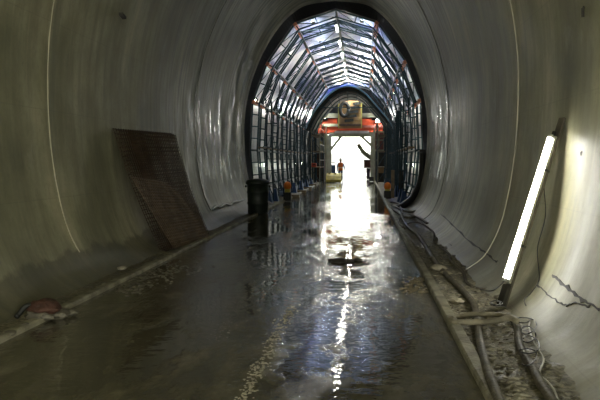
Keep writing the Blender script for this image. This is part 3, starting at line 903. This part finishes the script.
zs = [.03+(z0-.03)*i/12 for i in range(13)]
for za, zb_ in zip(zs, zs[1:]):
    slab(-wz(za), xl, za, -wz(zb_), xl, zb_); slab(xr, wz(za), za, xr, wz(zb_), zb_)
obj('bulkhead', bm, 'darksteel', portal)
# side cabinets and towers
lc = thing('switch_cabinet', 'pale cabinet with blue and yellow marks on the left of the far opening', 'cabinet', pp_(313,154,-3))
def lb3(name, m, x0, y0, x1, y1, par, dy, depth, bevel=0.):
    Yq = YP+dy; a, b = PY(x0, y1, Yq), PY(x1, y0, Yq)
    bm = B(); box(bm, ((a.x+b.x)/2, Yq+depth/2, (a.z+b.z)/2), (b.x-a.x, depth, b.z-a.z)); return obj(name, bm, m, par, bevel=bevel)
lb3('cabinet_body', 'cream', 315,134,325.5,153, lc, -3, .5, .02)
cdoor = lb3('door', 'white', 316,136,324.5,151, lc, -3.05, .05)
lb3('blue_sign', 'bluepaint', 320.5,136.5,323,140.5, cdoor, -3.08, .03); lb3('yellow_sign', 'yellow', 319.5,141.5,322,144.5, cdoor, -3.08, .03)
tw = thing('equipment_tower', 'rust-brown louvred equipment tower below the pale cabinet, left of opening', 'tower', PY(321,187,YP-3))
zb = PY(321,153.5,YP-3).z
a, b = PY(317,160,YP-3), PY(324.5,160,YP-3)
bm = B(); box(bm, ((a.x+b.x)/2, YP-2.7, zb/2), (b.x-a.x, .5, zb-.02)); tbody = obj('tower_body', bm, 'brown', tw)
for j in range(9):
    bm = B(); box(bm, ((a.x+b.x)/2, YP-2.98, .25+j*.24), (b.x-a.x-.05, .06, .05)); obj('louvre', bm, 'darksteel', tbody)
for xx, nm in ((314.5, 'post'), (326, 'post')):
    c = PY(xx, 160, YP-3); bm = B(); rod(bm, (c.x, YP-3.1, .0), (c.x, YP-3.1, 4.3), .05, 8); obj(nm, bm, 'cream', tw)
cg = thing('red_cage', 'red box in a pale frame on the right of the far opening', 'cage', PY(378,151,YP-3))
lb3('cage_box', 'maroon', 374,132,384.5,150, cg, -2.8, .5)
for x0, y0, x1, y1 in ((373.5,131,384.8,132.5),(373.5,149.5,384.8,151),(373.5,131,374.8,151),(383.6,131,384.8,151),(378.7,131,379.6,151),(373.5,139.5,384.8,140.6)):
    lb3('frame_bar', 'cream', x0, y0, x1, y1, cg, -3.0, .1)
t2 = thing('equipment_tower', 'dark machine tower below the red cage, right of the far opening', 'tower', PY(379,187,YP-3))
zt = PY(379,151.3,YP-3).z; a, b = PY(376,160,YP-3), PY(384,160,YP-3)
bm = B(); box(bm, ((a.x+b.x)/2, YP-2.7, zt/2), (b.x-a.x, .5, zt-.02)); obj('tower_body', bm, 'darksteel', t2)
lb3('tan_box', 'tan', 378.5,166.5,385,173, t2, -3.2, .3, .02)
for xx in (374.5, 385.5):
    c = PY(xx, 160, YP-3); bm = B(); rod(bm, (c.x, YP-3.1, .0), (c.x, YP-3.1, 4.3), .05, 8); obj('post', bm, 'cream', t2)
# tan panel with a round vent and rungs
tp = thing('tan_panel', 'tan steel panel with dark round opening and slanting rungs above the red beam', 'panel', pp_(350,129,-.6))
lb3('plate', 'tan', 338,100.5,362,128.5, tp, -.6, .12, .02)
c = PY(344.5,109.5,YP-.62); bm = B()
for rr, w in ((.42, .15),):
    pts = [c+Vector((math.cos(a)*rr*.8, 0, math.sin(a)*rr*1.25)) for a in [2*PI*i/24 for i in range(25)]]
    tube(bm, pts, w, 8, 1, False)
obj('vent_ring', bm, 'darksteel', tp, True)
for j, (x0, x1, y) in enumerate(((353,360.5,104),(351,359.5,108),(349,358,112.2),(347,356.5,116.6),(344.5,353.5,121))):
    bm = B(); p0, p1 = PY(x0, y, YP-.65), PY(x1, y-1, YP-.65); beam(bm, p0, p1, .05, .22); obj('rung', bm, 'darksteel', tp)
lb3('lower_bar', 'brown', 339,124,362,126, tp, -.68, .06)
for x in (338.5, 361.5): lb3('side_bar', 'yellowdk', x-.6,101,x+.6,128, tp, -.72, .1)
# lights over the panel and at the ends of the beam
def lampbox(px, py, w, h, m, label, dy=-1.0):
    c = PY(px, py, YP+dy); t = thing('flood_lamp', label, 'lamp', c, 'floodlights on the portal carriage')
    bm = B(); box(bm, c, (w, .08, h)); obj('lens', bm, m, t, bevel=.01)
    bm = B(); box(bm, c+Vector((0,.08,0.02)), (w+.06, .1, h+.06)); obj('housing', bm, 'darksteel', t)
    bm = B(); rod(bm, c+Vector((0,.1,0)), c+Vector((0,.95,0)), .02, 6); obj('bracket', bm, 'darksteel', t)
lampbox(343.5,95.0,.36,.14,'glow_yel','yellow lamp above the tan panel, left one')
lampbox(341.5,93.2,.3,.10,'glow_portal','white lamp above the tan panel, beside the yellow one')
lampbox(357,95.0,.5,.14,'glow_portal','white lamp above the tan panel, right one')
lampbox(349.5,97.8,.3,.10,'glow_portal','small white lamp above the middle of the tan panel')
lampbox(321.5,119.5,.55,.16,'glow_portal','white floodlight at the left end of the red beam', -.2)
lampbox(378.5,120.5,.40,.22,'glow_portal','white floodlight at the right end of the red beam', -.2)

# ------------------------------------------------------------------ clutter between gantry and portal: hanging boards, crates, beacons
def beacon(px, py, ybase, label, side):
    g0_ = PZ(px, ybase, .0); Yb = g0_.y; k = Yb/700
    g0_.z = .015
    t = thing('warning_beacon', label, 'beacon', g0_)
    zc = PY(px, py, Yb).z
    bm = B(); box(bm, g0_+Vector((0,0,.17)), (.30,.32,.34)); obj('base_box', bm, 'darksteel', t, bevel=.02)
    bm = B(); box(bm, g0_+Vector((0,0,.34+(zc-.15-.34)/2)), (.22,.22,zc-.15-.34)); obj('housing', bm, 'yellow', t, bevel=.02)
    bm = B(); lathe(bm, [(.05,-.16),(.13,-.13),(.155,-.03),(.145,.06),(.10,.13),(.02,.16)], (g0_.x, g0_.y, zc), 16); obj('lens', bm, 'orange', t, True)
beacon(287.5,185.5,201,'orange beacon on yellow stand at the left foot of the gantry', -1)
beacon(387.5,186,199,'orange beacon on yellow stand at the right foot of the gantry', 1)
# boards on the right, leaning
def standing_board(x0, y0, x1, y1, Yq, m, label, lean=0.):
    a, b = PY(x0, y1, Yq), PY(x1, y0, Yq)
    bm = B(); box(bm, ((a.x+b.x)/2, Yq, (a.z+b.z)/2), (b.x-a.x, .05, b.z-a.z))
    tag(obj('shutter_board', bm, m), label, 'board')
standing_board(391,170,394.5,198,29.3,'wood','narrow tan board standing right of the orange beacon')
standing_board(398,170,403,196.5,29.6,'boarddk','dark board standing among the right ribs')
# timber sleepers on the left
for k, (px, py) in enumerate(((296,196),(303,191.5),(309,188),(314,185))):
    c = PZ(px, py, .06); bm = B(); box(bm, c+Vector((-.15,0,0)), (.62,.22,.12)); tag(obj('timber_block', bm, 'wood', bevel=.01), 'muddy timber block beside the left kerb, %s from the drum' % names[k], 'timber', 'timber blocks along the left kerb')
# red box left
c = PY(314,165,46); rb = thing('red_box', 'small bright red box hanging on the left rib posts', 'box', c)
bm = B(); box(bm, c, (.32,.2,.26)); obj('body', bm, 'red', rb, bevel=.02)
bm = B(); box(bm, c+Vector((0,-.11,.02)), (.2,.03,.05)); obj('latch', bm, 'darksteel', rb)
# scaffold towers at both sides in front of the portal
rng = random.Random(5)
for sgn, lab in ((-1, 'cluttered tube scaffold left of the far opening'), (1, 'cluttered tube scaffold right of the far opening')):
    st = thing('tube_scaffold', lab, 'scaffold', (sgn*2.3, 51, 0))
    for j in range(4):
        for xx in (1.98, 2.55):
            bm = B(); rod(bm, (sgn*xx, 48+j*1.6, 0), (sgn*xx, 48+j*1.6, 4.4), .035, 6); obj('post', bm, ('cream', 'steel', 'darksteel', 'steel')[j], st)
    for z in (1.2, 2.3, 3.4):
        bm = B(); box(bm, (sgn*2.27, 50.4, z), (.6, 5.0, .05)); obj('deck', bm, 'wood', st)
        bm = B(); rod(bm, (sgn*1.98, 47.9, z+.5), (sgn*1.98, 52.9, z+.5), .025, 6); obj('rail', bm, 'cream', st)
    for z in (.2, 1.3, 2.4):
        bm = B(); rod(bm, (sgn*1.98, 47.95, z), (sgn*2.55, 47.95, z+.9), .022, 6); obj('brace', bm, 'steel', st)

for sgn, where in ((-1, 'left'), (1, 'right')):  # fill lights added to brighten the front of the opening
    t = dup(fl_side, (sgn*1.75, 50.5, 4.6), 'added fill light under the arched carriage, %s side, aimed at the opening' % where)
    t['group'] = 'added fill lights under the arched carriage'
    t.rotation_euler = (0, math.radians(25), PI/2)
# ------------------------------------------------------------------ yellow skip, worker, vehicle
YS = 52.0
q = PZ(333.5, 183, 0)
YS = q.y
sk2 = thing('loader_bucket', 'yellow loader bucket lying at the left of the far opening', 'bucket', q)
kk = YS/700; w = 15*kk; h = 9.5*kk
bm = B()
prof = [(-.5,.0),(.35,.0),(.55,.12),(.6,.35),(.45,h*.95),(.30,h),(-.15,h*.72),(-.5,h*.30)]
L = [bm.verts.new((q.x-w/2, q.y+.5+a, b+.02)) for a, b in prof]; R = [bm.verts.new((q.x+w/2, q.y+.5+a, b+.02)) for a, b in prof]
bm.faces.new(L); bm.faces.new(R[::-1])
for i in range(len(prof)): bm.faces.new((L[i], L[(i+1)%8], R[(i+1)%8], R[i]))
obj('bucket_shell', bm, 'yellow', sk2, bevel=.02)
bm = B(); box(bm, q+Vector((0,-.02,.06)), (w*1.02,.12,.07)); cedge = obj('cutting_edge', bm, 'yellowdk', sk2)
for s in (-.4,-.2,0,.2,.4):
    bm = B(); box(bm, q+Vector((s*w,-.1,.05)), (.07,.16,.05)); obj('tooth', bm, 'darksteel', cedge)
bm = B(); beam(bm, q+Vector((-w*.3,.6,h*.9)), q+Vector((-w*.3,1.6,h*.8)), .14, .2); beam(bm, q+Vector((w*.1,.6,h*.9)), q+Vector((w*.1,1.6,h*.8)), .14, .2); obj('lift_arm', bm, 'yellowdk', sk2)

# worker (skin-modifier body)
def worker(loc, facing):
    t = thing('person', 'worker in orange vest and white helmet standing behind the yellow bucket', 'person', loc)
    J = {'pel':(0,0,.98,.145),'sp':(0,0,1.15,.14),'ch':(0,-.02,1.36,.165),'nk':(0,-.02,1.52,.06),'hb':(0,-.03,1.58,.07),'hd':(0,-.03,1.68,.098),'ht':(0,-.03,1.745,.075)}
    E = [('pel','sp'),('sp','ch'),('ch','nk'),('nk','hb'),('hb','hd'),('hd','ht')]
    for s, n in ((-1,'l'),(1,'r')):
        J.update({n+'hip':(s*.10,0,.90,.10),n+'kn':(s*.12,-.03 if s>0 else .02,.50,.065),n+'an':(s*.13,.0,.10,.048),n+'to':(s*.14,-.16,.04,.042),
                  n+'sh':(s*.19,-.01,1.43,.068),n+'el':(s*.27,-.03 if s<0 else -.10,1.16,.048),n+'wr':(s*(.22 if s>0 else .29),-.30 if s>0 else -.12,1.02 if s>0 else .93,.032),n+'pa':(s*(.20 if s>0 else .29),-.37 if s>0 else -.15,1.01 if s>0 else .86,.036)})
        E += [('pel',n+'hip'),(n+'hip',n+'kn'),(n+'kn',n+'an'),(n+'an',n+'to'),('ch',n+'sh'),(n+'sh',n+'el'),(n+'el',n+'wr'),(n+'wr',n+'pa')]
    ks = list(J); me = D.meshes.new('body'); me.from_pydata([J[k][:3] for k in ks], [(ks.index(a), ks.index(b)) for a, b in E], [])
    o = D.objects.new('body', me); COL.objects.link(o); o.parent = t
    sm = o.modifiers.new('skin', 'SKIN')
    if not me.skin_vertices: 
        pass
    bpy.context.view_layer.update()
    for i, k in enumerate(ks):
        sv = me.skin_vertices[0].data[i]; r = J[k][3]; sv.radius = (r, r*.8 if k in ('ch','sp','pel') else r); sv.use_root = (k == 'pel')
    sub = o.modifiers.new('sub', 'SUBSURF'); sub.levels = 1; sub.render_levels = 2
    me.materials.append(M['trouser'])
    def cp(name, bm, m, sm_=True, par=t):
        x = D.objects.new(name, mesh(name, bm, m, sm_)); COL.objects.link(x); x.parent = par; return x
    bm = B()      # vest around the torso
    def ell(bm, secs, n=20):
        rings = [[bm.verts.new((rx*math.cos(2*PI*j/n), cy+ry*math.sin(2*PI*j/n), z)) for j in range(n)] for rx, ry, cy, z in secs]
        for a, b in zip(rings, rings[1:]):
            for j in range(n): bm.faces.new((a[j], a[(j+1)%n], b[(j+1)%n], b[j]))
        bm.faces.new(rings[0][::-1]); bm.faces.new(rings[-1])
    ell(bm, [(.19,.155,0,.92),(.18,.145,0,1.1),(.20,.155,-.01,1.3),(.215,.15,-.01,1.40),(.19,.125,-.015,1.47),(.09,.085,-.02,1.52)]); v = cp('vest', bm, 'vest')
    bm = B(); ell(bm, [(.188,.152,0,1.10),(.19,.155,0,1.15)]); cp('reflective_band', bm, 'reflect', True, v)
    bm = B()   # head with nose and ears
    r = bmesh.ops.create_uvsphere(bm, u_segments=16, v_segments=12, radius=1, matrix=Matrix.Translation((0,-.035,1.665)) @ Matrix.Diagonal((.083,.10,.115,1)))
    rock(bm, (0,-.142,1.655), (.014,.02,.022), 1, 1, 0)
    for s in (-1, 1): rock(bm, (s*.084,-.03,1.66), (.012,.02,.03), 1, 1, 0)
    hd = cp('head', bm, 'skin')
    bm = B()
    for s in (-1, 1): rock(bm, (s*.032,-.124,1.683), (.012,.008,.007), 1, 1, 0)
    cp('eyes', bm, 'hair', True, hd)
    bm = B(); rock(bm, (0,-.128,1.612), (.026,.008,.006), 1, 1, 0); cp('mouth', bm, 'maroon', True, hd)
    bm = B(); ell(bm, [(.13,.165,-.06,1.725),(.13,.165,-.06,1.735),(.108,.125,-.035,1.745),(.10,.118,-.03,1.79),(.07,.09,-.03,1.83),(.02,.03,-.03,1.85)]); cp('helmet', bm, 'hat')
    for s in (-1, 1):
        wr = Vector(J[('l' if s < 0 else 'r')+'pa'][:3])
        bm = B(); rock(bm, wr+Vector((0,-.01,0)), (.036,.045,.03), 1, 2, .1)
        for f in range(4):
            a = wr+Vector(((f-1.5)*.019, -.035, -.005)); L_ = (.07,.08,.075,.058)[f]
            tube(bm, [a, a+Vector((0,-L_*.5,-.01)), a+Vector((0,-L_*.85,-L_*.45))], .0085, 6, 2)
        a = wr+Vector((-s*.034,-.01,0)); tube(bm, [a, a+Vector((-s*.02,-.03,0)), a+Vector((-s*.015,-.06,-.01))], .010, 6, 2)
        cp('hand', bm, 'skin')
    t.rotation_euler = (0,0,facing)
    return t
pw = PY(340.5, 170, YS+1.9); worker((pw.x, pw.y, .0), .35)
# grey-blue machine standing behind, left of worker
c = PZ(334, 181.2, 0); mb = thing('compressor_cart', 'grey-blue cart behind the yellow bucket, left of the worker', 'cart', c)
bm = B(); box(bm, c+Vector((-.1,.9,.85)), (.34,.5,.9)); obj('cart_body', bm, 'bluepaint', mb, bevel=.04)
bm = B(); rod(bm, c+Vector((-.3,.9,.22)), c+Vector((.1,.9,.22)), .2, 16); obj('wheel', bm, 'black', mb)
bm = B(); tube(bm, [c+Vector((-.25,.7,1.3)), c+Vector((-.25,.4,1.5)), c+Vector((.05,.4,1.5)), c+Vector((.05,.7,1.3))], .02, 6); obj('push_handle', bm, 'darksteel', mb, True)
# vehicle rear seen at the right of the opening
Yv = 62.0; c = PZ(372, 179, 0)
veh = thing('dump_trailer', 'brown tipping trailer partly seen at the right of the far opening', 'trailer', (PY(370,178,Yv).x+.2, Yv, 0))
x0 = PY(364,160,Yv).x; 
def vb(name, m, x0_, y0_, x1_, y1_, dy=0., depth=1.6):
    a, b = PY(x0_, y1_, Yv), PY(x1_, y0_, Yv); bm = B(); box(bm, ((a.x+b.x)/2, Yv+dy+depth/2, (a.z+b.z)/2), (b.x-a.x, depth, b.z-a.z)); return obj(name, bm, m, veh, bevel=.03)
vb('trailer_body', 'maroon', 364,160.5,376,168); vb('trailer_rim', 'brown', 363.8,159.8,376,161)
a = PY(368.3, 174, Yv)
for xx in (368.3, 375): 
    c = PY(xx, 173.5, Yv); bm = B(); rod(bm, (c.x-.16, Yv+.5, .47), (c.x+.16, Yv+.5, .47), .45, 20); obj('wheel', bm, 'purple', veh, True)
bm = B(); c0 = PY(366,170,Yv); box(bm, (c0.x+.5, Yv+.5, .86), (.9,.2,.3)); obj('axle_block', bm, 'darksteel', veh)

# ------------------------------------------------------------------ small wall marks
for k, (px, py, s) in enumerate(((582,8,.03), (580,152,.012))):
    c = wx(px, py, .02); bm = B(); rod(bm, c+Vector((.06,0,0)), c+Vector((.01,0,0)), s*.7, 10); rod(bm, c+Vector((.008,0,-.0)), c+Vector((.010,0,-s*3)), s*.5, 8)
    tag(obj('anchor_plug', bm, 'boarddk'), ('dark anchor plug high on the right wall near the top corner', 'small dark rust plug on the right wall beside the lamp board')[k], 'plug')
tag_w = PX(121, 15, -wall_x(4.0)+.02)
for _ in range(6): tag_w = PX(121, 15, -wall_x(tag_w.z)+.02)
bm = B()
for j in range(4): box(bm, tag_w+Vector((.03,(j-1.5)*.05,-.01*j)), (.07,.022,.05))
tag(obj('cable_clips', bm, 'boarddk'), 'row of small dark clips high on the left wall', 'clip')

# ------------------------------------------------------------------ world and colour
w = D.worlds.new('sky'); bpy.context.scene.world = w; w.use_nodes = True
bg = w.node_tree.nodes['Background']; bg.inputs['Color'].default_value = (.97,1.0,.84,1); bg.inputs['Strength'].default_value = 4.0
vs = bpy.context.scene.view_settings
vs.view_transform = 'Standard'; vs.look = 'None'; vs.exposure = 1.08; vs.gamma = 1.0; vs.use_curve_mapping = False
